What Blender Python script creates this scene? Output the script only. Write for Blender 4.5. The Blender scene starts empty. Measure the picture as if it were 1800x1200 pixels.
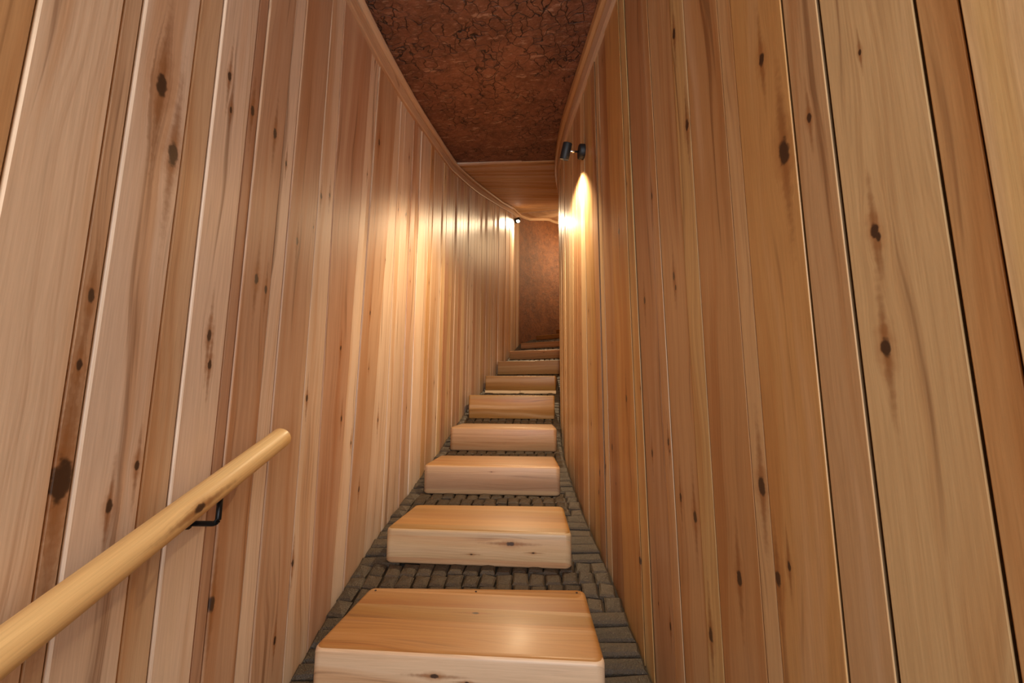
import bpy, bmesh, math, random
import numpy as np
from mathutils import Vector, Matrix
random.seed(11)
SC = bpy.context.scene
COL = SC.collection

# ------------------------------------------------------------------ camera
F = 720.0                                    # focal length for an 1800 px wide frame
PITCH = math.atan(95.0 / F); ROLL = math.radians(0.4)
CAM = np.array([0.0, 0.0, 0.85])
FW = np.array([0, math.cos(PITCH), math.sin(PITCH)])
_r0 = np.array([1.0, 0, 0]); _u0 = np.cross(_r0, FW)
UP = math.cos(ROLL) * _u0 - math.sin(ROLL) * _r0
RT = np.cross(FW, UP)
cd = bpy.data.cameras.new('camera'); cam = bpy.data.objects.new('camera', cd); COL.objects.link(cam)
cd.sensor_width = 36.0; cd.lens = 36.0 * F / 1800.0; cd.clip_start = 0.02
cam.matrix_world = Matrix(((RT[0], UP[0], -FW[0], CAM[0]), (RT[1], UP[1], -FW[1], CAM[1]), (RT[2], UP[2], -FW[2], CAM[2]), (0, 0, 0, 1)))
SC.camera = cam

# ------------------------------------------------------------------ light and exposure
SC.view_settings.view_transform = 'Standard'; SC.view_settings.look = 'None'
SC.view_settings.gamma = 1.0; SC.view_settings.exposure = 0.0
wd = bpy.data.worlds.new('daylight'); SC.world = wd; wd.use_nodes = True
bg = wd.node_tree.nodes['Background']; bg.inputs[0].default_value = (0.92, 0.95, 1.0, 1); bg.inputs[1].default_value = 1.2
# daylight coming in through the open entrance at the foot of the stair, behind the camera
ld = bpy.data.lights.new('entrance_daylight', 'AREA'); ld.shape = 'RECTANGLE'; ld.size = 1.15; ld.size_y = 1.9
ld.energy = 46.0; ld.color = (0.94, 0.97, 1.0)
lo = bpy.data.objects.new('entrance_daylight', ld); COL.objects.link(lo)
lo.location = (0.14, -1.42, 1.30); lo.rotation_euler = (math.radians(90), 0, math.radians(8))
# warm light of the upper landing, round the bend at the head of the stair
l2 = bpy.data.lights.new('landing_light', 'AREA'); l2.shape = 'RECTANGLE'; l2.size = .5; l2.size_y = .5; l2.energy = 20.0; l2.color = (1.0, .70, .38)
lo2 = bpy.data.objects.new('landing_light', l2); COL.objects.link(lo2); lo2.location = (1.45, 6.30, 3.30); lo2.rotation_euler = (0, math.radians(62), 0)
SC.cycles.max_bounces = 8; SC.cycles.diffuse_bounces = 6; SC.cycles.glossy_bounces = 3
SC.cycles.sample_clamp_indirect = 4.0; SC.cycles.caustics_reflective = False; SC.cycles.caustics_refractive = False
SC.cycles.use_denoising = True
LAMP_COLOR = (1.0, 0.74, 0.44)

# ------------------------------------------------------------------ plan curves
def spline(pts):
    pts = np.array(pts, float); X = pts[:, 0]; Y = pts[:, 1]; n = len(X); h = np.diff(X)
    A = np.zeros((n, n)); b = np.zeros(n); A[0, 0] = A[-1, -1] = 1
    for i in range(1, n - 1):
        A[i, i-1] = h[i-1]; A[i, i] = 2 * (h[i-1] + h[i]); A[i, i+1] = h[i]
        b[i] = 3 * ((Y[i+1] - Y[i]) / h[i] - (Y[i] - Y[i-1]) / h[i-1])
    c = np.linalg.solve(A, b)
    def f(x):
        if x < X[0] or x > X[-1]:
            a = X[0] if x < X[0] else X[-1]; e = 1e-3 if x < X[0] else -1e-3
            return f(a) + (f(a + e) - f(a)) / e * (x - a)
        i = min(max(int(np.searchsorted(X, x)) - 1, 0), n - 2); t = x - X[i]
        d = (c[i+1] - c[i]) / (3 * h[i]); bb = (Y[i+1] - Y[i]) / h[i] - h[i] * (2 * c[i] + c[i+1]) / 3
        return float(Y[i] + bb * t + c[i] * t * t + d * t ** 3)
    return f
def lin(pts):
    xs = [p[0] for p in pts]; ys = [p[1] for p in pts]
    def f(x):
        if x > xs[-1]: return ys[-1] + (ys[-1] - ys[-2]) / (xs[-1] - xs[-2]) * (x - xs[-1])
        if x < xs[0]: return ys[0] + (ys[1] - ys[0]) / (xs[1] - xs[0]) * (x - xs[0])
        return float(np.interp(x, xs, ys))
    return f
xl = spline([(-1.4, -.46), (-.4, -.53), (.3, -.57), (1.23, -.575), (2.16, -.50), (3.3, -.35), (4.5, -.12), (5.66, .07), (6.5, .25)])
xr = spline([(-1.4, .70), (-.4, .56), (.3, .46), (.8, .40), (1.236, .366), (1.7, .335), (2.12, .318), (2.6, .325), (3.1, .365), (3.7, .45), (4.4, .60), (5.0, .78), (5.5, 1.0), (6.0, 1.35)])
def ray(x, y): return FW + (x - 900) / F * RT - (y - 600) / F * UP
def hit(p, f, lo=.15, hi=6.5):
    d = ray(*p); Ys = np.linspace(lo, hi, 900); g = [Y * d[0] / d[1] - f(Y) for Y in Ys]
    for i in range(len(Ys) - 1):
        if g[i] * g[i+1] <= 0:
            Y = Ys[i] + (Ys[i+1] - Ys[i]) * abs(g[i]) / max(1e-9, abs(g[i]) + abs(g[i+1]))
            return float(Y), float(CAM[2] + d[2] * Y / d[1])
    return None
def at_y(x, y, Y): d = ray(x, y); return CAM + d * (Y / d[1])

# stair: D = depth of the front edge (left end), front pixels left/right, top and foot rows, yaw, tread depth
STEPS = [  # D,   xa,  xb,   ytop, ybot, yaw, depth, back-yaw
    (1.095, 548, 1065, 1137, None, 4.0, .345, 0.5),
    (1.57, 678, 1005, 927, 990, 4.2, .345, 1.0),
    (2.07, 745, 985, 816, 868, 3.0, .33, 1.0),
    (2.60, 791, 979, 750, 792, 3.5, .35, 2.0),
    (3.10, 824, 975, 694, 735, 3.0, .36, 4.0),
    (3.66, 853, 977, 660.5, 691, 10.0, .36, 12),
    (4.24, 874, 984, 635, 658, 17.0, .36, 20),
    (4.86, 895, 996, 617, 632, 22.0, .36, 24),
    (5.44, 915, 1012, 603, 613, 28.0, .34, 32),
    (6.00, 942, 1035, 590, 598, 36.0, .32, 40),
    (6.36, 977, 1070, 579, 588, 42.0, .14, 44)]
step_geo = []
for (D, xa, xb, yt, yb, yaw, dep, byaw) in STEPS:
    A = at_y(xa, yt, D); zt = A[2]
    d = ray(xb, yt); t = math.tan(math.radians(yaw))
    # front line: Y = D - (x - xA) * t ; column of xb: x = q * Y
    q = d[0] / d[1]; Yb = (D + A[0] * t) / (1 + q * t); xB = q * Yb
    zb = at_y(xa, yb, D)[2] if yb else zt - .145
    step_geo.append(dict(A=(A[0], D), B=(xB, Yb), zt=zt, zb=max(zb, zt - .18), dep=dep, byaw=byaw, yaw=yaw))
ramp_lines = []
for _s in step_geo:
    _a = np.array(_s['A']); _b = np.array(_s['B']); _f = (_b - _a) / np.linalg.norm(_b - _a); ramp_lines.append((_a, np.array((-_f[1], _f[0])), _s['zb']))
yaw_f = lin([(-2, 0), (2.6, 2), (3.1, 3), (3.66, 10), (4.24, 17), (4.86, 22), (5.44, 28), (6.0, 36), (6.6, 42)])
def ramp(x, Y):
    d = [float((x - a[0]) * n[0] + (Y - a[1]) * n[1]) for a, n, z in ramp_lines]
    if d[0] < 0: return ramp_lines[0][2] + d[0] * .31
    k = 0
    while k + 1 < len(d) and d[k + 1] >= 0: k += 1
    if k + 1 >= len(d): return ramp_lines[-1][2] + min(.12, d[-1] * .31)
    return ramp_lines[k][2] + (ramp_lines[k + 1][2] - ramp_lines[k][2]) * d[k] / (d[k] - d[k + 1])

# ceiling heights
zl_bot = lin([(-1.4, 2.11), (1.23, 2.179), (1.51, 2.197), (1.92, 2.264), (2.69, 2.413), (3.49, 2.652), (4.39, 2.953), (5.17, 3.24), (5.56, 3.36)])
zl_top = lin([(-1.4, 2.20), (1.32, 2.28), (1.63, 2.317), (2.01, 2.373), (2.8, 2.522), (3.49, 2.745), (4.39, 3.03), (5.17, 3.34), (5.8, 3.53), (6.1, 3.60), (6.5, 3.78)])
zr_bot = lin([(-1.4, 2.15), (1.275, 2.24), (1.65, 2.27), (1.95, 2.30), (2.29, 2.36), (2.52, 2.385), (3.0, 2.50), (4.4, 2.95)])
zr_top = lin([(-1.4, 2.28), (1.41, 2.385), (1.71, 2.41), (2.0, 2.458), (2.65, 2.60), (3.2, 2.74), (4.4, 3.12)])

# ------------------------------------------------------------------ materials
def srgb(r, g, b):
    f = lambda c: (c / 255 / 12.92) if c <= 10 else ((c / 255 + .055) / 1.055) ** 2.4
    return (f(r), f(g), f(b), 1)
class NT:
    def __init__(s, name):
        s.m = bpy.data.materials.new(name); s.m.use_nodes = True; s.t = s.m.node_tree
        s.b = s.t.nodes['Principled BSDF']
    def n(s, typ, **kw):
        o = s.t.nodes.new(typ)
        for k, v in kw.items(): setattr(o, k, v)
        return o
    def put(s, sock, v):
        if v is None: return
        if isinstance(v, bpy.types.NodeSocket): s.t.links.new(v, sock)
        else: sock.default_value = v
    def math(s, op, a, b=None, c=None, clamp=False):
        o = s.n('ShaderNodeMath', operation=op, use_clamp=clamp)
        for i, v in enumerate((a, b, c)): s.put(o.inputs[i], v)
        return o.outputs[0]
    def vec(s, x, y, z=0.0):
        o = s.n('ShaderNodeCombineXYZ')
        for i, v in enumerate((x, y, z)): s.put(o.inputs[i], v)
        return o.outputs[0]
    def noise(s, v, scale=1.0, detail=2.0, rough=.5, dist=0.0):
        o = s.n('ShaderNodeTexNoise'); s.put(o.inputs['Vector'], v); o.inputs['Scale'].default_value = scale
        o.inputs['Detail'].default_value = detail; o.inputs['Roughness'].default_value = rough; o.inputs['Distortion'].default_value = dist
        return o.outputs[0]
    def smooth(s, v, a, b, lo=0.0, hi=1.0):
        o = s.n('ShaderNodeMapRange', interpolation_type='SMOOTHSTEP'); s.put(o.inputs[0], v)
        o.inputs[1].default_value = a; o.inputs[2].default_value = b; o.inputs[3].default_value = lo; o.inputs[4].default_value = hi
        return o.outputs[0]
    def mix(s, f, a, b, mode='MIX'):
        o = s.n('ShaderNodeMix', data_type='RGBA', blend_type=mode); s.put(o.inputs[0], f); s.put(o.inputs[6], a); s.put(o.inputs[7], b)
        return o.outputs[2]
    def attr(s, name): return s.n('ShaderNodeAttribute', attribute_name=name)
    def sep(s, v):
        o = s.n('ShaderNodeSeparateXYZ'); s.put(o.inputs[0], v); return o.outputs
    def bump(s, h, strength=.2, dist=.002):
        o = s.n('ShaderNodeBump'); s.put(o.inputs['Height'], h); o.inputs['Strength'].default_value = strength; o.inputs['Distance'].default_value = dist
        s.put(s.b.inputs['Normal'], o.outputs[0])
def wood(name, knots=4, strips=None, rough=.34, fig=1.0, coat=.14):
    """varnished softwood; UV.x runs across the board (m), UV.y along the grain (m)"""
    N = NT(name)
    uv = N.sep(N.n('ShaderNodeUVMap', uv_map='UVMap').outputs[0]); u, v = uv[0], uv[1]
    rnd = N.attr('rnd').outputs['Fac']; base = N.attr('tint').outputs['Color']
    if strips:
        k = N.math('FLOOR', N.math('DIVIDE', N.math('ADD', u, N.math('MULTIPLY', rnd, .05)), strips))
        wn = N.n('ShaderNodeTexWhiteNoise', noise_dimensions='2D'); N.put(wn.inputs[0], N.vec(k, rnd))
        rnd = N.math('ADD', rnd, N.math('MULTIPLY', wn.outputs[0], 9.0))
        val = N.n('ShaderNodeHueSaturation'); N.put(val.inputs['Color'], base)
        N.put(val.inputs['Value'], N.math('MULTIPLY_ADD', wn.outputs[0], .38, .82)); N.put(val.inputs['Hue'], N.math('MULTIPLY_ADD', N.sep(wn.outputs[1])[1], .014, .493))
        base = val.outputs[0]
    off = N.math('MULTIPLY', rnd, 13.7)
    # knots
    defl = None; core = None; halo = None; tail = None
    for i in range(knots):
        a = N.sep(N.attr('knot%d' % i).outputs['Vector'])
        r = N.math('MAXIMUM', a[2], 1e-5)
        wob = N.math('MULTIPLY_ADD', N.noise(N.vec(u, v, off), 90, 2), .8, -.4)
        du = N.math('DIVIDE', N.math('SUBTRACT', u, a[0]), r); dv = N.math('DIVIDE', N.math('SUBTRACT', v, a[1]), r)
        d2 = N.math('MULTIPLY', du, du)
        d_core = N.math('ADD', N.math('SQRT', N.math('ADD', d2, N.math('POWER', N.math('MULTIPLY', dv, .48), 2))), wob)
        d_halo = N.math('ADD', N.math('SQRT', N.math('ADD', N.math('MULTIPLY', d2, .35), N.math('POWER', N.math('MULTIPLY', dv, .22), 2))), wob)
        d_tail = N.math('ADD', N.math('SQRT', N.math('ADD', N.math('MULTIPLY', d2, 1.6), N.math('POWER', N.math('MULTIPLY', dv, .075), 2))), wob)
        has = N.math('GREATER_THAN', a[2], 1e-4)
        cr = N.math('MULTIPLY', N.smooth(d_core, 1.0, .6), has); hl = N.math('MULTIPLY', N.smooth(d_halo, 1.5, .3), has); tl = N.math('MULTIPLY', N.smooth(d_tail, 1.3, .2), has)
        df = N.math('MULTIPLY', N.math('MULTIPLY', N.math('MULTIPLY', N.math('SIGN', du), r), N.smooth(d_halo, 2.6, 0.2)), 1.0)
        core = cr if core is None else N.math('MAXIMUM', core, cr); halo = hl if halo is None else N.math('MAXIMUM', halo, hl)
        tail = tl if tail is None else N.math('MAXIMUM', tail, tl); defl = df if defl is None else N.math('ADD', defl, df)
    uw = u if defl is None else N.math('SUBTRACT', u, defl)
    low = N.noise(N.vec(N.math('MULTIPLY', uw, 5.0), N.math('MULTIPLY', v, 1.1), off), 1.0, 2, .55)
    ud = N.math('ADD', uw, N.math('MULTIPLY', low, .12))
    # growth rings
    ring = N.math('MULTIPLY_ADD', N.smooth(N.noise(N.vec(N.math('MULTIPLY', ud, 150), N.math('MULTIPLY', v, .5), off), 1, 2.5, .65), .40, .66), 2.0, -1.0)
    amp = N.smooth(N.noise(N.vec(N.math('MULTIPLY', uw, 14), N.math('MULTIPLY', v, .7), N.math('ADD', off, 3.1)), 1.0, 1), .35, .7)
    ringf = N.math('MULTIPLY', N.math('MULTIPLY', N.math('MULTIPLY_ADD', ring, .5, .5), amp), .40 * fig)
    # broad sap / heart bands along the grain
    band = N.noise(N.vec(N.math('MULTIPLY', ud, 16), N.math('MULTIPLY', v, .45), N.math('ADD', off, 7.7)), 1.0, 2.5, .6)
    heart = N.math('MULTIPLY', N.smooth(band, .50, .66), .62 * fig)
    sap = N.math('MULTIPLY', N.smooth(band, .46, .30), .42 * fig)
    fib = N.noise(N.vec(N.math('MULTIPLY', uw, 380), N.math('MULTIPLY', v, 9), off), 1.0, 3, .6)
    streak = N.math('MULTIPLY', N.smooth(N.noise(N.vec(N.math('MULTIPLY', ud, 42), N.math('MULTIPLY', v, 1.0), N.math('ADD', off, 1.3)), 1.0, 3, .62), .59, .72), .62 * fig)
    c = N.mix(sap, base, N.mix(.75, base, (.68, .51, .34, 1)))
    c = N.mix(heart, c, N.mix(1.0, base, (.78, .56, .36, 1), 'MULTIPLY'))
    c = N.mix(ringf, c, N.mix(1.0, base, (.50, .33, .22, 1), 'MULTIPLY'))
    c = N.mix(streak, c, (.16, .062, .020, 1))
    c = N.mix(1.0, c, N.mix(fib, (.76, .72, .68, 1), (1.20, 1.22, 1.24, 1)), 'MULTIPLY')
    if knots:
        c = N.mix(N.math('MULTIPLY', tail, .68), c, (.20, .072, .018, 1))
        c = N.mix(N.math('MULTIPLY', halo, .5), c, (.30, .115, .030, 1))
        c = N.mix(N.math('MULTIPLY', core, .92), c, (.030, .013, .007, 1))
    N.put(N.b.inputs['Base Color'], c)
    N.put(N.b.inputs['Roughness'], N.math('MULTIPLY_ADD', fib, .14, rough - .07))
    N.b.inputs['Coat Weight'].default_value = coat; N.b.inputs['Coat Roughness'].default_value = .22
    N.bump(N.math('ADD', fib, N.math('MULTIPLY', core, -2.0) if core is not None else 0.0), .10, .0012)
    return N.m
M_WALL = wood('varnished_wall_boards', rough=.44)
M_SOFFIT = wood('soffit_boards', knots=1, rough=.55, coat=0.0)
M_STEP = wood('laminated_step_wood', knots=3, strips=.075, rough=.44, fig=1.0, coat=.08)
M_TRIM = wood('trim_wood', knots=1, fig=.8, rough=.5, coat=.04)
M_RAIL = wood('handrail_wood', knots=1, rough=.46, fig=.6, coat=.08)
def simple(name, color, rough=.5, metal=0.0, emit=None, es=1.0):
    N = NT(name); N.b.inputs['Base Color'].default_value = color; N.b.inputs['Roughness'].default_value = rough; N.b.inputs['Metallic'].default_value = metal
    if emit: N.b.inputs['Emission Color'].default_value = emit; N.b.inputs['Emission Strength'].default_value = es
    return N.m
M_BLACK = simple('black_powder_coat', (.008, .008, .009, 1), .55)
M_IRON = simple('black_iron', (.012, .014, .017, 1), .35, .6)
M_CHROME = simple('chrome', (.8, .8, .82, 1), .15, 1.0)
M_LENS = simple('lit_lens', (1, .95, .85, 1), .3, 0, (1, .93, .80, 1), 30.0)
def plaster(name, a, b, flake, cracks=1.0):
    N = NT(name); co = N.n('ShaderNodeTexCoord').outputs['Object']
    n1 = N.noise(co, 7, 6, .65); n2 = N.noise(co, 26, 5, .7); n3 = N.noise(co, 90, 3, .7)
    c = N.mix(N.smooth(n1, .3, .7), a, b); c = N.mix(N.math('MULTIPLY', N.smooth(n2, .42, .72), .5), c, (.035, .012, .006, 1))
    wob = N.n('ShaderNodeVectorMath', operation='MULTIPLY_ADD'); nz = N.n('ShaderNodeTexNoise'); nz.inputs['Scale'].default_value = 14; N.put(nz.inputs['Vector'], co)
    N.put(wob.inputs[0], nz.outputs[1]); wob.inputs[1].default_value = (.10, .10, .10); N.put(wob.inputs[2], co)
    vo = N.n('ShaderNodeTexVoronoi', feature='DISTANCE_TO_EDGE'); vo.inputs['Scale'].default_value = 18; N.put(vo.inputs['Vector'], wob.outputs[0])
    cr = N.math('MULTIPLY', N.smooth(vo.outputs[0], .045, .0), N.math('MULTIPLY', N.smooth(N.noise(co, 5, 3, .6), .38, .58), cracks))
    st = N.n('ShaderNodeMapping'); N.put(st.inputs[0], co); st.inputs['Scale'].default_value = (1.0, 2.6, 1.6)
    fl = N.math('MULTIPLY', N.smooth(N.noise(st.outputs[0], 9, 5, .62), .60, .67), .75)
    lt = N.math('MULTIPLY', N.smooth(N.noise(st.outputs[0], 40, 4, .7), .52, .72), .62)
    c = N.mix(lt, c, flake); c = N.mix(fl, c, flake)
    c = N.mix(cr, c, (.012, .005, .003, 1)); N.put(N.b.inputs['Base Color'], c); N.b.inputs['Roughness'].default_value = .62
    h = N.math('ADD', N.math('MULTIPLY', n2, .6), N.math('MULTIPLY', n3, .35)); h = N.math('SUBTRACT', h, N.math('MULTIPLY', cr, .7))
    N.bump(h, .9, .012)
    return N.m
M_CEIL = plaster('cracked_earth_plaster', (.16, .058, .030, 1), (.27, .110, .060, 1), (.46, .28, .19, 1))
M_END = plaster('rust_brown_plaster', (.14, .042, .010, 1), (.24, .080, .021, 1), (.26, .10, .034, 1), 0.15)
def stone():
    N = NT('speckled_cobble'); co = N.n('ShaderNodeTexCoord').outputs['Object']; rnd = N.attr('rnd').outputs['Fac']
    c = N.mix(rnd, (.030, .018, .008, 1), (.072, .045, .022, 1))
    c = N.mix(N.math('MULTIPLY', N.noise(co, 40, 4, .7), .7), c, (.04, .026, .014, 1))
    sp = N.smooth(N.noise(co, 420, 2, .6), .62, .72); c = N.mix(N.math('MULTIPLY', sp, .5), c, (.36, .28, .17, 1))
    N.put(N.b.inputs['Base Color'], c); N.b.inputs['Roughness'].default_value = .55
    N.bump(N.math('ADD', N.noise(co, 60, 5, .7), N.math('MULTIPLY', N.noise(co, 300, 2), .4)), .8, .006)
    return N.m
M_STONE = stone()
M_JOINT = simple('dark_joint', (.030, .020, .012, 1), .9)

# ------------------------------------------------------------------ object helpers
def link(name, me, mats, parent=None, kind=None):
    o = bpy.data.objects.new(name, me); COL.objects.link(o)
    for m in (mats if isinstance(mats, (list, tuple)) else [mats]): me.materials.append(m)
    if parent: o.parent = parent
    if kind: o['kind'] = kind
    return o
class MB:
    """mesh builder with per-face wood data"""
    def __init__(s): s.v = []; s.f = []; s.uv = []; s.tint = []; s.rnd = []; s.kn = []; s.mi = []; s.sm = []
    def face(s, pts, uvs=None, tint=(.5, .3, .15, 1), rnd=0.0, kn=(), mi=0, smooth=False):
        i = len(s.v); s.v += [tuple(p) for p in pts]; s.f.append(tuple(range(i, i + len(pts))))
        s.uv.append(uvs or [(0, 0)] * len(pts)); s.tint.append(tint); s.rnd.append(rnd); s.kn.append(kn); s.mi.append(mi); s.sm.append(smooth)
    def mesh(s, name, nk=4, merge=False):
        me = bpy.data.meshes.new(name); me.from_pydata(s.v, [], s.f)
        U, T, R = [], [], []; K = [[] for _ in range(nk)]
        for fi, f in enumerate(s.f):
            for j in range(len(f)):
                U += s.uv[fi][j]; T += s.tint[fi]; R.append(s.rnd[fi])
                for k in range(nk): K[k] += s.kn[fi][k] if k < len(s.kn[fi]) else (0, 0, 0)
        me.uv_layers.new(name='UVMap'); me.uv_layers['UVMap'].data.foreach_set('uv', U)
        me.attributes.new('tint', 'FLOAT_COLOR', 'CORNER'); me.attributes['tint'].data.foreach_set('color', T)
        me.attributes.new('rnd', 'FLOAT', 'CORNER'); me.attributes['rnd'].data.foreach_set('value', R)
        for k in range(nk):
            me.attributes.new('knot%d' % k, 'FLOAT_VECTOR', 'CORNER'); me.attributes['knot%d' % k].data.foreach_set('vector', K[k])
        me.polygons.foreach_set('material_index', s.mi); me.polygons.foreach_set('use_smooth', s.sm)
        if merge:
            bm = bmesh.new(); bm.from_mesh(me); bmesh.ops.remove_doubles(bm, verts=bm.verts, dist=1e-5); bmesh.ops.recalc_face_normals(bm, faces=bm.faces); bm.to_mesh(me); bm.free()
        return me
def thing(name, label, cat, loc=(0, 0, 0), group=None):
    o = bpy.data.objects.new(name, None); COL.objects.link(o); o.location = loc; o.empty_display_size = .05
    tag(o, label, cat, group); return o
def tag(o, label, cat, group=None):
    o['label'] = label; o['category'] = cat
    if group: o['group'] = group

P_ = (.66, .50, .365, 1); T_ = (.58, .39, .24, 1); R_ = (.46, .265, .160, 1); O_ = (.52, .30, .135, 1); Y_ = (.65, .455, .25, 1)
def mixc(a, b, t): return tuple(a[i] + (b[i] - a[i]) * t for i in range(3)) + (1,)

# ------------------------------------------------------------------ panelled walls
def panel_wall(name, f, edges, tints, knots, z0, z1, side, y_end, seed):
    """edges: list of ((Ya,za),(Yb,zb)) from near to far; side +1: face looks towards +x"""
    rg = random.Random(seed); mb = MB()
    def e_at(e, z):
        (ya, za), (yb, zb) = e
        return ya if abs(zb - za) < 1e-6 else ya + (yb - ya) * (z - za) / (zb - za)
    for i in range(len(edges) - 1):
        ea, eb = edges[i], edges[i+1]
        ym = .5 * (e_at(ea, 1.2) + e_at(eb, 1.2))
        zb, zt = z0(ym), z1(ym)
        P = {}
        for nm, e in (('a', ea), ('b', eb)):
            for hn, z in (('0', zb), ('1', zt)):
                Y = e_at(e, z); P[nm + hn] = Vector((f(Y), Y, z))
        dirv = (P['b0'] + P['b1'] - P['a0'] - P['a1']); dirv.z = 0
        if dirv.length < 1e-4: continue
        n = Vector((dirv.y, -dirv.x, 0)).normalized()
        if n.x * side < 0: n = -n
        off = rg.uniform(-.0022, .0022); g, bv = (rg.uniform(.0005, .0014), rg.uniform(.002, .0038)) if side > 0 else (rg.uniform(.0008, .0022), rg.uniform(.0008, .0016))
        tint = tints.get(i)
        if tint is None:
            tint = rg.choice([P_, P_, P_, T_, R_, R_, O_, Y_]); tint = mixc(tint, rg.choice([P_, T_, R_]), rg.uniform(0, .3))
        j = rg.uniform(.90, 1.07); tint = (tint[0] * j, tint[1] * j, tint[2] * j, 1) if side > 0 else (tint[0] * j * .96, tint[1] * j * .92, tint[2] * j * .72, 1)    # right wall tints pulled darker and more amber
        rnd = rg.uniform(0, 1)
        # knots on this board
        kn = []
        for (kY, kz, kr) in knots:
            if e_at(ea, kz) <= kY < e_at(eb, kz):
                ca = e_at(ea, kz); cb = e_at(eb, kz); A = Vector((f(ca), ca)); B = Vector((f(cb), cb)); K = Vector((f(kY), kY))
                kn.append(((K - (A + B) / 2).dot((B - A).normalized()), kz, kr))
        width = dirv.length / 2
        for _ in range(rg.choice([0, 1, 2, 3]) if ym > .9 else rg.choice([0, 1])):
            if len(kn) < 4: kn.append((rg.uniform(-.42, .42) * width, rg.uniform(zb + .3, zt - .1), rg.uniform(.002, .0062)))
        kn = kn[:4]
        rows = {}
        for h in '01':
            a, b = P['a' + h], P['b' + h]; w = (b - a).length; d = (b - a).normalized(); z = a.z
            e1, e2 = (-.0045, -.0015) if side > 0 else (-.0014, -.0004)
            prof = [(g, -.0235), (g, e1), (g + bv * .35, e2), (g + bv, 0), (w - g - bv, 0), (w - g - bv * .35, e2), (w - g, e1), (w - g, -.0235)]
            rows[h] = [(a + d * t + n * (dp + off), (t - w / 2, z)) for t, dp in prof]
        for k in range(7):
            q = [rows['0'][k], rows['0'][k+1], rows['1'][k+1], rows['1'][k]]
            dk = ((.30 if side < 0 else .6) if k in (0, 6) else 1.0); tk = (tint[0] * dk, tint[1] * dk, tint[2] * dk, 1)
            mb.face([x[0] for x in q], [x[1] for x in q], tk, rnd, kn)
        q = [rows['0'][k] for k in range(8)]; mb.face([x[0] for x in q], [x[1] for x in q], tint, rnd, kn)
        # backing behind the joint
        a0, a1, b0, b1 = (P[k] - n * .023 for k in ('a0', 'a1', 'b0', 'b1'))
        mb.face([a0, b0, b1, a1], None, (.1, .05, .02, 1), 0, (), 1)
        c0, c1, d0, d1 = (P[k] - n * .06 for k in ('a0', 'a1', 'b0', 'b1'))
        mb.face([c0, d0, d1, c1], None, (.1, .05, .02, 1), 0, (), 1)
    return link(name, mb.mesh(name), [M_WALL, M_JOINT], None, 'structure')
def pl(Y): return ((Y, 0.0), (Y, 2.0))
def E(p, q, f): return (hit(p, f), hit(q, f))
Ledge = [((57, 50), (7, 300)), ((211, 50), (111, 700)), ((247, 50), (87, 1130)), ((349, 50), (215, 1130)), ((391, 50), (269, 1130)), ((453, 50), (341, 1130)),
         ((471, 50), (362, 1130)), ((517, 50), (418, 1130)), ((537, 50), (445, 1130)), ((582, 50), (502, 1130)), ((578, 500), (541, 1130)), ((624, 500), (609, 700)),
         ((641, 500), (627, 700)), ((674, 500), (659, 700))]
left = [pl(y) for y in np.arange(-1.4, .30, .115)] + [E(a, b, xl) for a, b in Ledge]
n0 = len(left) - len(Ledge)
ltint = {n0-1: O_, n0: mixc(P_, Y_, .3), n0+1: T_, n0+2: P_, n0+3: mixc(T_, Y_, .2), n0+4: P_, n0+5: R_, n0+6: mixc(R_, T_, .4), n0+7: P_, n0+8: mixc(R_, T_, .4), n0+9: mixc(P_, T_, .3), n0+10: R_, n0+11: P_, n0+12: mixc(R_, T_, .5), n0+13: P_}
for px in (691, 700, 716, 724, 731, 744, 750, 757, 768, 775, 781, 788, 794, 800, 806, 812, 817, 822, 826, 832, 837, 842, 846, 851, 855, 860, 864, 868, 872, 876, 880, 884, 888, 891, 895, 898, 901, 904, 906, 908): left.append(pl(hit((px, 500), xl)[0]))
left.append(pl(5.62)); left.append(pl(5.70)); left.append(pl(5.78))
Lk = [(283, 150, .012), (303, 272, .012), (405, 193, .004), (403, 135, .006), (445, 195, .007), (483, 235, .008), (450, 490, .008), (467, 509, .006), (240, 818, .005), (191, 890, .006),
      (108, 845, .016), (372, 1062, .009), (367, 590, .007), (565, 345, .006), (580, 343, .005), (650, 550, .006), (515, 990, .006), (483, 1125, .006), (238, 850, .004), (666, 250, .009), (540, 700, .006),
      (510, 1120, .008), (630, 860, .006), (160, 520, .006), (205, 430, .004), (368, 640, .006), (140, 640, .005), (152, 890, .004), (600, 735, .006)]
Lk = [(*hit(k[:2], xl), k[2]) for k in Lk]
zfloor_l = lambda Y: ramp(xl(min(Y, 6.4)), Y) - .12
panel_wall('wall_left', xl, left, ltint, Lk, zfloor_l, lambda Y: zl_top(Y) + .03, 1, 5.8, 5)

Redge = [((1692, 40), (1737, 300)), ((1610, 40), (1728, 800)), ((1440, 40), (1530, 800)), ((1377, 40), (1487, 1140)), ((1286.5, 40), (1374, 1140)), ((1262.5, 40), (1346, 1140)),
         ((1203, 40), (1271, 1140)), ((1178, 40), (1244, 1140)), ((1138, 40), (1181, 800)), ((1128, 40), (1167, 800)), ((1098, 40), (1149, 1140)), ((1099, 300), (1134, 1140)),
         ((1071.5, 300), (1089, 800)), ((1056, 300), (1070, 800)), ((1049.5, 300), (1062, 800)), ((1042, 300), (1053, 800)), ((1035, 300), (1045, 800)), ((1027, 300), (1034, 800)), ((1020, 300), (1025, 800)), ((1013, 300), (1017, 800)), ((1007, 300), (1009, 800)), ((1001, 300), (1002.5, 800)), ((996, 300), (997, 800))]
re_ = [E(a, b, xr) for a, b in Redge]
right = [pl(y) for y in np.arange(-1.4, re_[0][0][0] - .08, .11)] + re_
n1 = len(right) - len(Redge)
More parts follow.
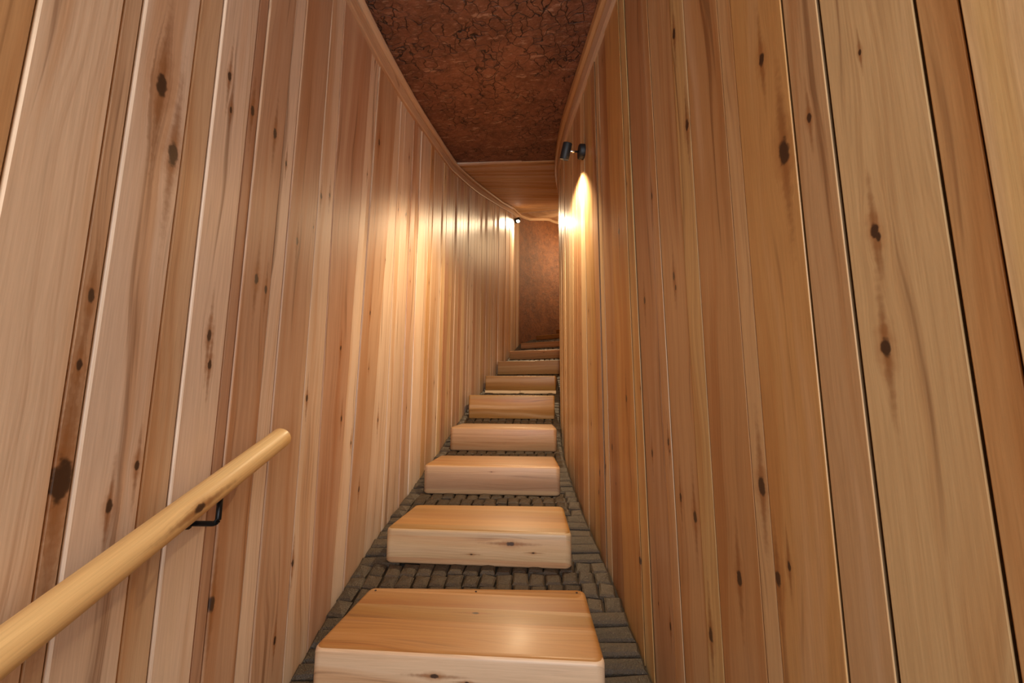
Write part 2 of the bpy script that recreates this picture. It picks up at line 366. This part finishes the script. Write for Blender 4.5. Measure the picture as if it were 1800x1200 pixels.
rtint = {n1-1: Y_, n1: mixc(T_, O_, .5), n1+1: mixc(Y_, P_, .4), n1+2: mixc(T_, R_, .3), n1+3: O_, n1+4: T_, n1+5: mixc(R_, O_, .5), n1+6: Y_, n1+7: mixc(T_, R_, .4), n1+8: mixc(R_, O_, .3), n1+9: R_, n1+10: Y_, n1+11: O_, n1+12: R_, n1+13: P_, n1+14: R_, n1+15: Y_, n1+16: T_, n1+17: P_, n1+18: R_}
yy = right[-1][0][0] + .05
while yy < 6.0: right.append(pl(yy)); yy += random.uniform(.045, .09)
Rk = [(1185, 60, .008), (1340, 105, .007), (1380, 266, .012), (1208, 220, .008), (1535, 405, .006), (1541, 415, .004), (1555, 610, .007), (1183, 485, .006), (1186, 505, .004), (1340, 853, .009), (1300, 1015, .008),
      (1370, 1017, .007), (1389, 995, .004), (1220, 908, .008), (1195, 873, .006), (1212, 1053, .008), (1089, 407, .007), (1132, 528, .007), (1250, 1115, .008), (1126, 985, .007), (1102, 700, .007), (1075, 785, .007), (1145, 345, .006), (1055, 830, .008), (1445, 830, .008)]
Rk = [(*hit(k[:2], xr), k[2]) for k in Rk]
panel_wall('wall_right', xr, right, rtint, Rk, lambda Y: ramp(xr(Y), Y) - .12, lambda Y: max(zr_top(Y), 0) + .03, -1, 6.0, 9)

# ------------------------------------------------------------------ end wall of rust plaster (outer curve beyond the panelling)
pc = [(.085, 5.76), (.115, 5.86), (.19, 6.0), (.33, 6.2), (.50, 6.42), (.70, 6.60), (.95, 6.73), (1.3, 6.80), (1.7, 6.75), (2.0, 6.5), (2.05, 6.1), (1.75, 5.95), (1.32, 5.98)]
fine = []
for i in range(len(pc) - 1):
    for k in range(4): t = k / 4; fine.append((pc[i][0] * (1-t) + pc[i+1][0] * t, pc[i][1] * (1-t) + pc[i+1][1] * t))
fine.append(pc[-1])
mb = MB()
for i in range(len(fine) - 1):
    (ax, ay), (bx, by) = fine[i], fine[i+1]
    for k in range(8):
        z0, z1 = 1.25 + 2.9 * k / 8, 1.25 + 2.9 * (k + 1) / 8
        mb.face([(ax, ay, z0), (bx, by, z0), (bx, by, z1), (ax, ay, z1)], smooth=True)
link('wall_back', mb.mesh('wall_back', merge=True), M_END, None, 'structure')

# ------------------------------------------------------------------ ceiling (earth plaster) and sloping board soffit
mb = MB(); SY = 2.80
def skew(Y): t = min(1, max(0, (Y - 1.9) / .9)); return .15 * t * t * (3 - 2 * t)
ys = list(np.linspace(-1.4, SY + .12, 34)); W = 12
for i in range(len(ys) - 1):
    for k in range(W):
        q = []
        for (Y, t) in ((ys[i], k / W), (ys[i], (k+1) / W), (ys[i+1], (k+1) / W), (ys[i+1], k / W)):
            yr = Y + skew(Y); a = Vector((xl(Y) - .05, Y, zl_top(Y))); b = Vector((xr(yr) + .05, yr, zr_top(yr) - .02 * skew(Y) / .15)); q.append(a.lerp(b, t))
        mb.face(q, smooth=True)
cme = mb.mesh('ceiling', merge=True)
bm = bmesh.new(); bm.from_mesh(cme)
gtop = bmesh.ops.extrude_face_region(bm, geom=bm.faces[:])
bmesh.ops.translate(bm, verts=[g for g in gtop['geom'] if isinstance(g, bmesh.types.BMVert)], vec=(0, 0, .08)); bmesh.ops.recalc_face_normals(bm, faces=bm.faces); bm.to_mesh(cme); bm.free()
link('ceiling', cme, M_CEIL, None, 'structure')
# soffit boards across the passage, rising with the stair
mb = MB(); rg = random.Random(3)
def sof(Yl):
    a = Vector((xl(min(Yl, 5.78)) - .04, Yl, zl_top(Yl) - .012)) if Yl < 5.78 else None
    return a
pairs = []
Y = SY
while Y < 5.75:
    w = rg.uniform(.040, .066)
    pairs.append((Y, min(Y + w, 5.76))); Y += w
def right_end(Yl):
    a = math.radians(yaw_f(Yl)); x0, y0 = xl(Yl), Yl
    for k in range(400):
        t = k * .005; x, y = x0 + t * math.cos(a), y0 - t * math.sin(a)
        if x >= xr(y) + .03: return x, y
    return x, y
yr_of = lin([(2.8, 2.95), (3.3, 3.55), (4.2, 4.4), (5.0, 5.0), (5.76, 5.45)])
zs_of = lin([(2.8, 2.65), (3.3, 2.81), (4.2, 3.05), (5.0, 3.30), (5.76, 3.48)])
def soffit_pts(Yl):
    yr = yr_of(Yl); return Vector((xl(Yl) - .03, Yl, zl_top(Yl) - .006)), Vector((xr(yr) + .03, yr, zs_of(Yl)))
for (ya, yb) in pairs:
    A, B = soffit_pts(ya); C, D = soffit_pts(yb); w = (C - A).length; dp = Vector((0, 0, .008)); up = Vector((0, 0, .03)); e = .0055 / w
    tint = mixc(rg.choice([T_, Y_, O_, P_]), Y_, rg.uniform(.1, .6)); rnd = rg.random(); L = (B - A).length
    kn = [(rg.uniform(-.02, .02), rg.uniform(.1, .6), rg.uniform(.002, .004))]
    a1, b1, c1, d1 = A.lerp(C, e), B.lerp(D, e), C.lerp(A, e), D.lerp(B, e)
    mb.face([a1, b1, d1, c1], [(-w/2, 0), (-w/2, L), (w/2, L), (w/2, 0)], tint, rnd, kn)
    mb.face([A + dp, B + dp, b1, a1], [(-w/2, 0), (-w/2, L), (-w/2, L), (-w/2, 0)], tint, rnd, kn)
    mb.face([c1, d1, D + dp, C + dp], [(w/2, 0), (w/2, L), (w/2, L), (w/2, 0)], tint, rnd, kn)
    mb.face([A + up, B + up, D + up, C + up], None, tint, rnd)
    if ya == SY: mb.face([A + dp, B + dp, B + Vector((0, 0, .08)), A + Vector((0, 0, .06))], [(-w/2, 0), (-w/2, L), (0, L), (0, 0)], O_, rnd)
# curved end piece where the soffit meets the plaster wall
N_ = 14
outer = [(xl(5.76), 5.76)] + [p for p in fine if p[1] > 5.76][:26]
inn0 = tuple(soffit_pts(5.76)[1])
for i in range(len(outer) - 1):
    (ax, ay), (bx, by) = outer[i], outer[i+1]
    for k in range(N_):
        q = []
        for (px, py, s) in ((ax, ay, k / N_), (bx, by, k / N_), (bx, by, (k+1) / N_), (ax, ay, (k+1) / N_)):
            pr = min(6.6, py if py < 6.6 else 6.6)
            zo = zl_top(min(5.76 + (pr - 5.76) * 1.0, 6.5)); zi = inn0[2]
            q.append(((px + (inn0[0] - px) * s, py + (inn0[1] - py) * s, zo * (1 - s) + zi * s - .006)))
        mb.face(q, [(k * .05, p[0]) for p in q], T_, .3 + .07 * k)
link('soffit', mb.mesh('soffit'), M_SOFFIT, None, 'structure')

# ------------------------------------------------------------------ trims
def sweep(name, f, ys, prof, z_of, side, tint, seed=0, zscale=None):
    """prof: (out, frac) points of the section; frac 0..1 between z_of(Y)[0] and [1]"""
    mb = MB(); rg = random.Random(seed); L = 0; prev = None; rnd = rg.random()
    for i, Y in enumerate(ys):
        e = .02; n = Vector((1, -(f(Y + e) - f(Y - e)) / (2 * e), 0)).normalized() * side
        z0, z1 = z_of(Y); base = Vector((f(Y), Y, 0))
        ring = [base + n * o + Vector((0, 0, z0 + (z1 - z0) * fr)) for o, fr in prof]
        if prev:
            dl = (ring[0] - prev[0]).length; m = len(prof)
            if int((L + dl) / 1.6) != int(L / 1.6): rnd = rg.random()
            for k in range(m):
                k2 = (k + 1) % m; uu = k * .02
                mb.face([prev[k], ring[k], ring[k2], prev[k2]], [(uu, L), (uu, L + dl), (uu + .02, L + dl), (uu + .02, L)], tint, rnd, [(.01, L + .7, .003)] if False else [])
            L += dl
        else: mb.face(list(reversed(ring)), None, tint, rnd)
        prev = ring
    mb.face(prev, None, tint, rnd)
    return link(name, mb.mesh(name, 1), M_TRIM, None, 'structure')
ysL = list(np.linspace(-1.4, 5.74, 90)); ysR = list(np.linspace(-1.4, 4.4, 80))
RECT = [(-.01, 0), (.010, 0), (.013, .12), (.013, .90), (.009, 1), (-.01, 1)]
sweep('trim_1', xl, ysL, RECT, lambda Y: (zl_bot(Y), zl_bot(Y) + .60 * (zl_top(Y) - zl_bot(Y))), 1, mixc(T_, R_, .25), 1)
QTR = [(-.01, 0), (.016, 0), (.028, .15), (.031, .5), (.028, .85), (.020, 1), (-.01, 1)]
sweep('trim_2', xl, ysL, QTR, lambda Y: (zl_bot(Y) + .60 * (zl_top(Y) - zl_bot(Y)), zl_top(Y) - .006), 1, mixc(T_, P_, .3), 2)
sweep('trim_3', xr, ysR, RECT, lambda Y: (zr_bot(Y), zr_bot(Y) + .55 * (zr_top(Y) - zr_bot(Y))), -1, mixc(T_, P_, .4), 3)
sweep('trim_4', xr, ysR, QTR, lambda Y: (zr_bot(Y) + .55 * (zr_top(Y) - zr_bot(Y)), zr_top(Y) - .004), -1, O_, 4)
# pale tapering lath where the plaster ceiling meets the board soffit
mb = MB(); A, B = soffit_pts(SY); B = A.lerp(B, .62); n = Vector((0, -.016, 0)); pale = (.66, .50, .38, 1)
lo0, lo1 = A + Vector((.03, 0, -.004)), B + Vector((0, 0, .002)); hi0, hi1 = A + Vector((.03, 0, .026)), B + Vector((0, 0, .012))
quad = [lo0 + n, lo1 + n, hi1 + n, hi0 + n]; bk = [p - n * 1.4 for p in quad]
mb.face(quad, [(0, 0), (0, .5), (.03, .5), (.03, 0)], pale, .2)
for k in range(4): mb.face([quad[k], bk[k], bk[(k+1) % 4], quad[(k+1) % 4]], None, pale, .2)
link('trim_5', mb.mesh('trim_5', 1), M_TRIM, None, 'structure')
# slim bead along the top of the plaster wall
mb = MB(); prev = None
for (px, py) in outer:
    z = zl_top(min(py, 6.5)); c = Vector((px, py, z - .02)); n = Vector((.55, -.83, 0))
    ring = [c + n * .002 + Vector((0, 0, .02)), c + n * .022 + Vector((0, 0, .015)), c + n * .022 + Vector((0, 0, -.012)), c + n * .002 + Vector((0, 0, -.02))]
    if prev:
        for k in range(4): mb.face([prev[k], ring[k], ring[(k+1) % 4], prev[(k+1) % 4]], [(0, px), (0, px + .1), (.02, px + .1), (.02, px)], T_, .6)
    prev = ring
link('trim_6', mb.mesh('trim_6', 1), M_TRIM, None, 'structure')

# ------------------------------------------------------------------ stair slabs
foot = []
for s in step_geo:
    A = Vector(s['A']); B = Vector(s['B']); fd = (B - A).normalized(); a = math.radians(s['byaw'])
    nrm = Vector((fd.y * -1, fd.x)); bd = Vector((math.cos(a), -math.sin(a))); m = (A + B) / 2 + nrm * s['dep']; w = (B - A).length
    q = [A, B, m + bd * w * .485, m - bd * w * .485]
    for lt, rt_ in ((0, 1), (3, 2)):
        for k in range(200):
            if q[rt_].x > xr(q[rt_].y) - .03: q[rt_] = q[rt_] + (q[lt] - q[rt_]).normalized() * .006
            else: break
    s['q'] = q
def inside(x, y, grow=0.0):
    for i, s in enumerate(step_geo):
        q = s['q']; ok = True
        for k in range(4):
            a, b = q[k], q[(k+1) % 4]; e = b - a
            if (e.x * (y - a.y) - e.y * (x - a.x)) / e.length < -grow: ok = False; break
        if ok: return i
    return None
def rounded_quad(q, r, n=5):
    out = []
    for k in range(4):
        p, a, b = q[k], q[k-1], q[(k+1) % 4]; d1 = (a - p).normalized(); d2 = (b - p).normalized()
        ang = d1.angle(d2); t = r / math.tan(ang / 2); c = p + (d1 + d2).normalized() * (r / math.sin(ang / 2)); s0 = p + d1 * t - c; s1 = p + d2 * t - c
        for j in range(n + 1):
            v = s0.lerp(s1, j / n).normalized() * r; out.append(c + v)
    return out
STEP_LABELS = [
    'lowest and nearest broad pale-fronted wooden stair slab with three screw holes along its back edge',
    'second wooden stair slab from the bottom, with a dark split across its pale front',
    'third wooden stair slab from the bottom, plain greyish-tan front and rounded corners',
    'fourth wooden stair slab from the bottom, front of three stacked horizontal laminations',
    'fifth wooden stair slab from the bottom, plain amber front, its top not visible',
    'sixth wooden stair slab from the bottom, resting on a pale split strip',
    'seventh wooden stair slab from the bottom, diagonal dark grain across its front',
    'eighth wooden stair slab from the bottom, small knot near right end of its front',
    'ninth wooden stair slab, reddish front, first one beside the rust plaster wall',
    'tenth wooden stair slab, narrow sliver against the rust plaster, half hidden by right wall',
    'topmost visible wooden stair slab, only a tiny tip showing past the right wall']
A_ = (.335, .170, .048, 1)
STEP_TINT = [A_, A_, A_, mixc(A_, T_, .2), A_, A_, mixc(A_, T_, .2), mixc(A_, T_, .25), mixc(A_, R_, .4), A_, A_]
FRONT_TINT = [mixc(Y_, P_, .35), mixc(Y_, T_, .5), mixc(T_, A_, .3), mixc(T_, A_, .5)]      # pale edge lamination, with the daylight on the fronts painted in
M_SCREW = simple('dark_screw_hole', (.03, .014, .008, 1), .7)
rg = random.Random(21)
for i, s in enumerate(step_geo):
    q = s['q']; c = sum(q, Vector((0, 0))) / 4; h = s['zt'] - s['zb']
    pale_strip = .026 if i == 5 else 0.0
    zb = s['zb'] + pale_strip; zt = s['zt']
    root = thing('wooden_step', STEP_LABELS[i], 'step', (c.x, c.y, s['zb']), 'wooden slabs forming the staircase')
    loc = Vector((c.x, c.y, s['zb']))
    R = .022 if i < 4 else .012; rt = .014 if i < 4 else .008
    rings = []
    qs = [p - c for p in q]
    levels = [(zb, .010), (zb + .003, .005), (zb + .010, 0)] if i < 4 else [(zb, .003), (zb + .003, 0)]
    levels += [(zt - rt + rt * math.sin(t), rt * (1 - math.cos(t))) for t in (0, math.radians(25), math.radians(50), math.radians(72), math.radians(90))]
    fd = (q[1] - q[0]).normalized(); bdv = Vector((-fd.y, fd.x))
    outl0 = rounded_quad(qs, R)
    for z, ins in levels:
        ring = []
        for p in outl0:
            L = max(1e-6, p.length); ring.append(None)
        # inset by moving the quad edges
        qi = []
        for k in range(4):
            p, a, b = qs[k], qs[k-1], qs[(k+1) % 4]; d1 = (a - p).normalized(); d2 = (b - p).normalized(); qi.append(p + (d1 + d2) * ins)
        rings.append([(p.x, p.y, z - loc.z) for p in rounded_quad(qi, max(.004, R - ins * .5))])
    mb = MB(); tint = STEP_TINT[i]; rnd = rg.random(); m = len(rings[0])
    kn = {1: [(-.042, .12, .0085), (-.082, -.02, .003), (-.07, .2, .003)], 0: [(-.05, -.05, .006), (.19, .02, .006), (-.06, .03, .003)], 7: [(-.03, .08, .004)], 2: [(-.03, .0, .002)]}.get(i, [(rg.uniform(.05, .2), rg.uniform(-.2, .2), .003)])
    xc = (qs[0].x + qs[1].x) / 2
    def uvp(p, top):
        v2 = Vector((p[0], p[1])); al = (v2 - qs[0]).dot(fd) - (qs[1] - qs[0]).length / 2; dep = (v2 - qs[0]).dot(bdv); zz = p[2] + loc.z - zt
        return (dep if top else dep * 1.0 + zz, al)
    for k in range(len(rings) - 1):
        for j in range(m):
            j2 = (j + 1) % m; p = [rings[k][j], rings[k][j2], rings[k+1][j2], rings[k+1][j]]
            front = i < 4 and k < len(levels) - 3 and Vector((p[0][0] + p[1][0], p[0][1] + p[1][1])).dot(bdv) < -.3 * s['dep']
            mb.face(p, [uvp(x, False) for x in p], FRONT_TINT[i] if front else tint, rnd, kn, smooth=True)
    top = rings[-1]; mb.face(top, [uvp(x, True) for x in top], tint, rnd, kn, smooth=True)
    bot = list(reversed(rings[0])); mb.face(bot, [uvp(x, True) for x in bot], tint, rnd, kn)
    me = mb.mesh('slab', 3, True)
    slab = link('slab', me, M_STEP, root)
    if i == 0:
        for t in (.04, .5, .96):
            p = qs[3].lerp(qs[2], t) - bdv * .028; bm = bmesh.new()
            bmesh.ops.create_cone(bm, cap_ends=True, segments=12, radius1=.0035, radius2=.003, depth=.003, matrix=Matrix.Translation((p.x, p.y, zt - loc.z + .0004)))
            me = bpy.data.meshes.new('screw'); bm.to_mesh(me); bm.free(); link('screw', me, M_SCREW, root)
    if i == 5:
        a, b = qs[0], qs[1]
        for t0, t1 in ((0, .498), (.503, 1.0)):
            mb = MB(); p0, p1 = a.lerp(b, t0) + bdv * .004, a.lerp(b, t1) + bdv * .004; bk = bdv * .3
            V = [p0, p1, p1 + bk, p0 + bk]; lo_ = [(p.x, p.y, 0) for p in V]; hi_ = [(p.x, p.y, pale_strip) for p in V]; pt = (.74, .56, .33, 1)
            for k in range(4): mb.face([lo_[k], lo_[(k+1) % 4], hi_[(k+1) % 4], hi_[k]], [(0, t0), (0, t1), (.026, t1), (.026, t0)], pt, t0)
            mb.face(hi_, None, pt); mb.face(lo_[::-1], None, pt)
            so = link('support_strip', mb.mesh('support_strip', 1), M_TRIM, root); so['label'] = 'pale raw strip under the slab front'

# ------------------------------------------------------------------ cobbled ramp
mb = MB(); rg = random.Random(8)
NY, NX = 330, 34; Yn = np.linspace(-1.4, 6.85, NY)
def xlo(Y):
    if Y <= 5.76: return xl(Y)
    ps = [p for p in fine[:34]]
    return float(np.interp(Y, [p[1] for p in ps[:28]], [p[0] for p in ps[:28]]))
def xhi(Y): return xr(Y) if Y < 6.0 else 1.35 + (Y - 6.0) * .8
def base_z(x, y):
    k = inside(x, y, .012); z = ramp(x, y) - .022
    return min(z, step_geo[k]['zb'] - .002) if k is not None else z
grid = [[(x, Y, base_z(x, Y)) for x in np.linspace(xlo(Y) - .03, xhi(Y) + .03, NX)] for Y in Yn]
for i in range(NY - 1):
    for k in range(NX - 1): mb.face([grid[i][k], grid[i][k+1], grid[i+1][k+1], grid[i+1][k]], mi=1)
def cobble(cx, cy, lx, ly, ang):
    z = ramp(cx, cy) + rg.uniform(-.004, .004); e = .01
    sx = (ramp(cx + e, cy) - ramp(cx - e, cy)) / (2 * e); sy = (ramp(cx, cy + e) - ramp(cx, cy - e)) / (2 * e); sy += rg.uniform(-.06, .06)
    ca, sa = math.cos(ang), math.sin(ang); r = rg.random()
    def P(u, v, dz): x, y = u * ca - v * sa, u * sa + v * ca; return (cx + x, cy + y, z + sx * x + sy * y + dz)
    hx, hy = lx / 2, ly / 2; b = .006
    jit = [(rg.uniform(-.003, .003), rg.uniform(-.003, .003)) for _ in range(4)]
    cs = [(-1, -1), (1, -1), (1, 1), (-1, 1)]
    lo_ = [P(c[0] * hx + j[0], c[1] * hy + j[1], -.03) for c, j in zip(cs, jit)]
    md = [P(c[0] * hx + j[0], c[1] * hy + j[1], -.006) for c, j in zip(cs, jit)]
    tp = [P(c[0] * (hx - b) + j[0], c[1] * (hy - b) + j[1], rg.uniform(-.002, .001)) for c, j in zip(cs, jit)]
    ct = P(0, 0, .003)
    for k in range(4):
        k2 = (k + 1) % 4
        mb.face([lo_[k], lo_[k2], md[k2], md[k]], rnd=r); mb.face([md[k], md[k2], tp[k2], tp[k]], rnd=r, smooth=False); mb.face([tp[k], tp[k2], ct], rnd=r)
Y = -1.3
while Y < 6.3:
    d = rg.uniform(.044, .058)
    yc = Y + d / 2; x0, x1 = xlo(yc) + .004, xhi(yc) - .004
    # free intervals of this row
    xs = np.linspace(x0, x1, 90); free = [inside(x, yc, -.03) is None for x in xs]
    st = None; iv = []
    for k, fr in enumerate(free + [False]):
        if fr and st is None: st = k
        if not fr and st is not None: iv.append((xs[st], xs[min(k, 89)] if k < 90 else xs[89])); st = None
    for a, b in iv:
        gap_row = (b - a) > .45 and yc > 1.0
        if b - a < .018: continue
        if gap_row:                                # between two slabs: narrow stones set lengthwise, slightly askew
            n = max(1, int((b - a) / .055)); w = (b - a) / n
            for k in range(n): cobble(a + (k + .5) * w, yc, w - .004, d - .001, rg.uniform(-.1, .1) - .12)
        else:
            n = max(1, round((b - a) / .135)); w = (b - a) / n
            for k in range(n): cobble(a + (k + .5) * w, yc, w - .004, d - .005, rg.uniform(-.05, .05))
    Y += d
link('floor', mb.mesh('floor', 1), [M_STONE, M_JOINT], None, 'structure')

# ------------------------------------------------------------------ handrail
def tube(mb, pts, rad, tint=(.5, .3, .15, 1), seg=20, rnd=0.0, kn=(), caps=True, mi=0, axis=None):
    pts = [Vector(p) for p in pts]; rings = []; L = 0; Ls = []
    for i, p in enumerate(pts):
        d = axis or (pts[min(i+1, len(pts)-1)] - pts[max(i-1, 0)]).normalized(); a = Vector((0, 0, 1)) if abs(d.z) < .9 else Vector((1, 0, 0))
        s = d.cross(a).normalized(); t = s.cross(d).normalized(); r = rad[i] if isinstance(rad, (list, tuple)) else rad
        rings.append([p - s * r * math.cos(2 * math.pi * k / seg) - t * r * math.sin(2 * math.pi * k / seg) for k in range(seg)])
        if i: L += (pts[i] - pts[i-1]).length
        Ls.append(L)
    r0 = rad[0] if isinstance(rad, (list, tuple)) else rad
    for i in range(len(rings) - 1):
        for k in range(seg):
            k2 = k + 1; u0, u1 = r0 * 2 * math.pi * k / seg, r0 * 2 * math.pi * k2 / seg
            mb.face([rings[i][k], rings[i][k2 % seg], rings[i+1][k2 % seg], rings[i+1][k]], [(u0, Ls[i]), (u1, Ls[i]), (u1, Ls[i+1]), (u0, Ls[i+1])], tint, rnd, kn, mi, True)
    if caps: mb.face(rings[0][::-1], None, tint, rnd, (), mi); mb.face(rings[-1], [(k * .002, 0) for k in range(seg)], tint, rnd, (), mi)
def on_x(px, py, xo): d = ray(px, py); t = xo / d[0]; return Vector(CAM + d * t)
def pole_pt(Y, Pa, Pb): return Pa.lerp(Pb, (Y - Pa.y) / (Pb.y - Pa.y))
XO = .058
def rail_point(px, py):
    d = ray(px, py)
    for Y in np.linspace(.2, 1.6, 1400):
        if Y * d[0] / d[1] <= xl(Y) + XO: return Vector(CAM + d * (Y / d[1]))
Pb = rail_point(494, 769); Pa = rail_point(2, 1145)
dirp = (Pb - Pa).normalized(); Ps = Pa - dirp * .62
mb = MB(); npt = 26; prs = [Ps.lerp(Pb, k / npt) for k in range(npt + 1)]
end = [Pb + dirp * t for t in (.002, .0045, .006)]
Lk0 = (rail_point(350, 884) - Ps).length
tube(mb, prs + end, [.0225] * (npt + 1) + [.0215, .019, .015], (.82, .57, .25, 1), 28, .37, [(.0735, Lk0 - .030, .0075)])
rail_root = thing('handrail', 'round honey-coloured wooden handrail pole running up the left wall boards', 'handrail', tuple(Ps))
def child(name, mb_, mat, root, nk=1, merge=True):
    me = mb_.mesh(name, nk, merge)
    me.transform(Matrix.Translation(-Vector(root.location))); return link(name, me, mat, root)
child('pole', mb, M_RAIL, rail_root)
for bp in (rail_point(389, 857), Ps + dirp * .12):
    mb = MB(); w = Vector((xl(bp.y), bp.y, bp.z)); b0 = bp + Vector((0, 0, -.018))
    low = bp.z - .062
    rb = .010; pts = [b0] + [(b0.x - rb + rb * math.cos(q), b0.y, low + rb - rb * math.sin(q)) for q in (0, .26, .52, .79, 1.05, 1.31, 1.5708)] + [(w.x + .006, b0.y, low)]
    tube(mb, pts, .0048, seg=14)
    br = child('bracket', mb, M_IRON, rail_root, 1); br['label'] = 'black iron rod bracket'
    mb = MB(); tube(mb, [(w.x + .003, b0.y, low), (w.x + .007, b0.y, low)], .010, seg=20)
    pm = mb.mesh('wall_plate', 1, True); pm.transform(Matrix.Translation(-Vector(rail_root.location))); link('wall_plate', pm, M_IRON, br)

# ------------------------------------------------------------------ wall spotlights
def spotlight(label, wall_pt, nrm, head_c, aim, head_len, head_r, energy, cone, blend=.5, lens_emit=True):
    root = thing('wall_spotlight', label, 'wall lamp', tuple(wall_pt), 'small black wall spotlights')
    wp = Vector(wall_pt); n = Vector(nrm).normalized(); hc = Vector(head_c); d = (Vector(aim) - hc).normalized()
    mb = MB(); tube(mb, [wp - n * .004, wp + n * .001, wp + n * .020, wp + n * .024], [.034, .0345, .0345, .031], seg=32); child('mount', mb, M_BLACK, root)
    mb = MB(); tube(mb, [wp + n * .022, hc], .0048, seg=14); child('arm', mb, M_CHROME, root)
    a, b = hc - d * head_len * .5, hc + d * head_len * .5; r = head_r
    mb = MB(); tube(mb, [a, a + d * .003, b - d * .002, b, b - d * .001, b - d * .014, b - d * .0145], [r * .9, r, r, r * .97, r * .84, r * .80, .002], seg=32, caps=False, axis=d)
    s = d.cross(Vector((0, 0, 1))).normalized(); t = s.cross(d)
    mb.face([a + (s * math.cos(k * math.pi / 16) + t * math.sin(k * math.pi / 16)) * r * .9 for k in range(32)])
    head = child('lamp_head', mb, M_BLACK, root)
    mb = MB(); lc = b - d * .0135
    ring = [lc + (s * math.cos(k * math.pi / 12) + t * math.sin(k * math.pi / 12)) * r * .78 for k in range(24)]
    for k in range(24): mb.face([lc + d * .003, ring[k], ring[(k+1) % 24]], smooth=True)
    lm = mb.mesh('lens', 1, True); lm.transform(Matrix.Translation(-wp)); lens = link('lens', lm, M_LENS, head); lens['label'] = 'glowing lamp lens'
    l = bpy.data.lights.new('spot_beam', 'SPOT'); l.energy = energy; l.color = LAMP_COLOR; l.spot_size = math.radians(cone); l.spot_blend = blend; l.shadow_soft_size = .02
    o = bpy.data.objects.new('spot_beam', l); COL.objects.link(o); o.location = b + d * .002
    o.rotation_euler = d.to_track_quat('-Z', 'Y').to_euler()
    return root
Yw, zw = hit((1026, 267), xr); e = .02
nR = Vector((-1, (xr(Yw + e) - xr(Yw - e)) / (2 * e), 0)).normalized()
wpR = Vector((xr(Yw), Yw, zw)); hcR = wpR + nR * .084
spotlight('black cylinder spotlight on chrome arm high on the right wall, facing away', wpR, nR, hcR, hcR + Vector((-.22, .42, -1.0)), .074, .0215, 84, 140, .6)
Yl = 5.46; nL = Vector((1, -(xl(Yl + e) - xl(Yl - e)) / (2 * e), 0)).normalized()
hcL = Vector(at_y(911, 387, 5.40)); wpL = Vector((xl(Yl), Yl, hcL.z + .02))
spotlight('distant spotlight at end of left wall boards, its glaring lens facing the stairs', wpL, nL, hcL, (-.14, 3.9, 1.25), .070, .029, 200, 76, .6)
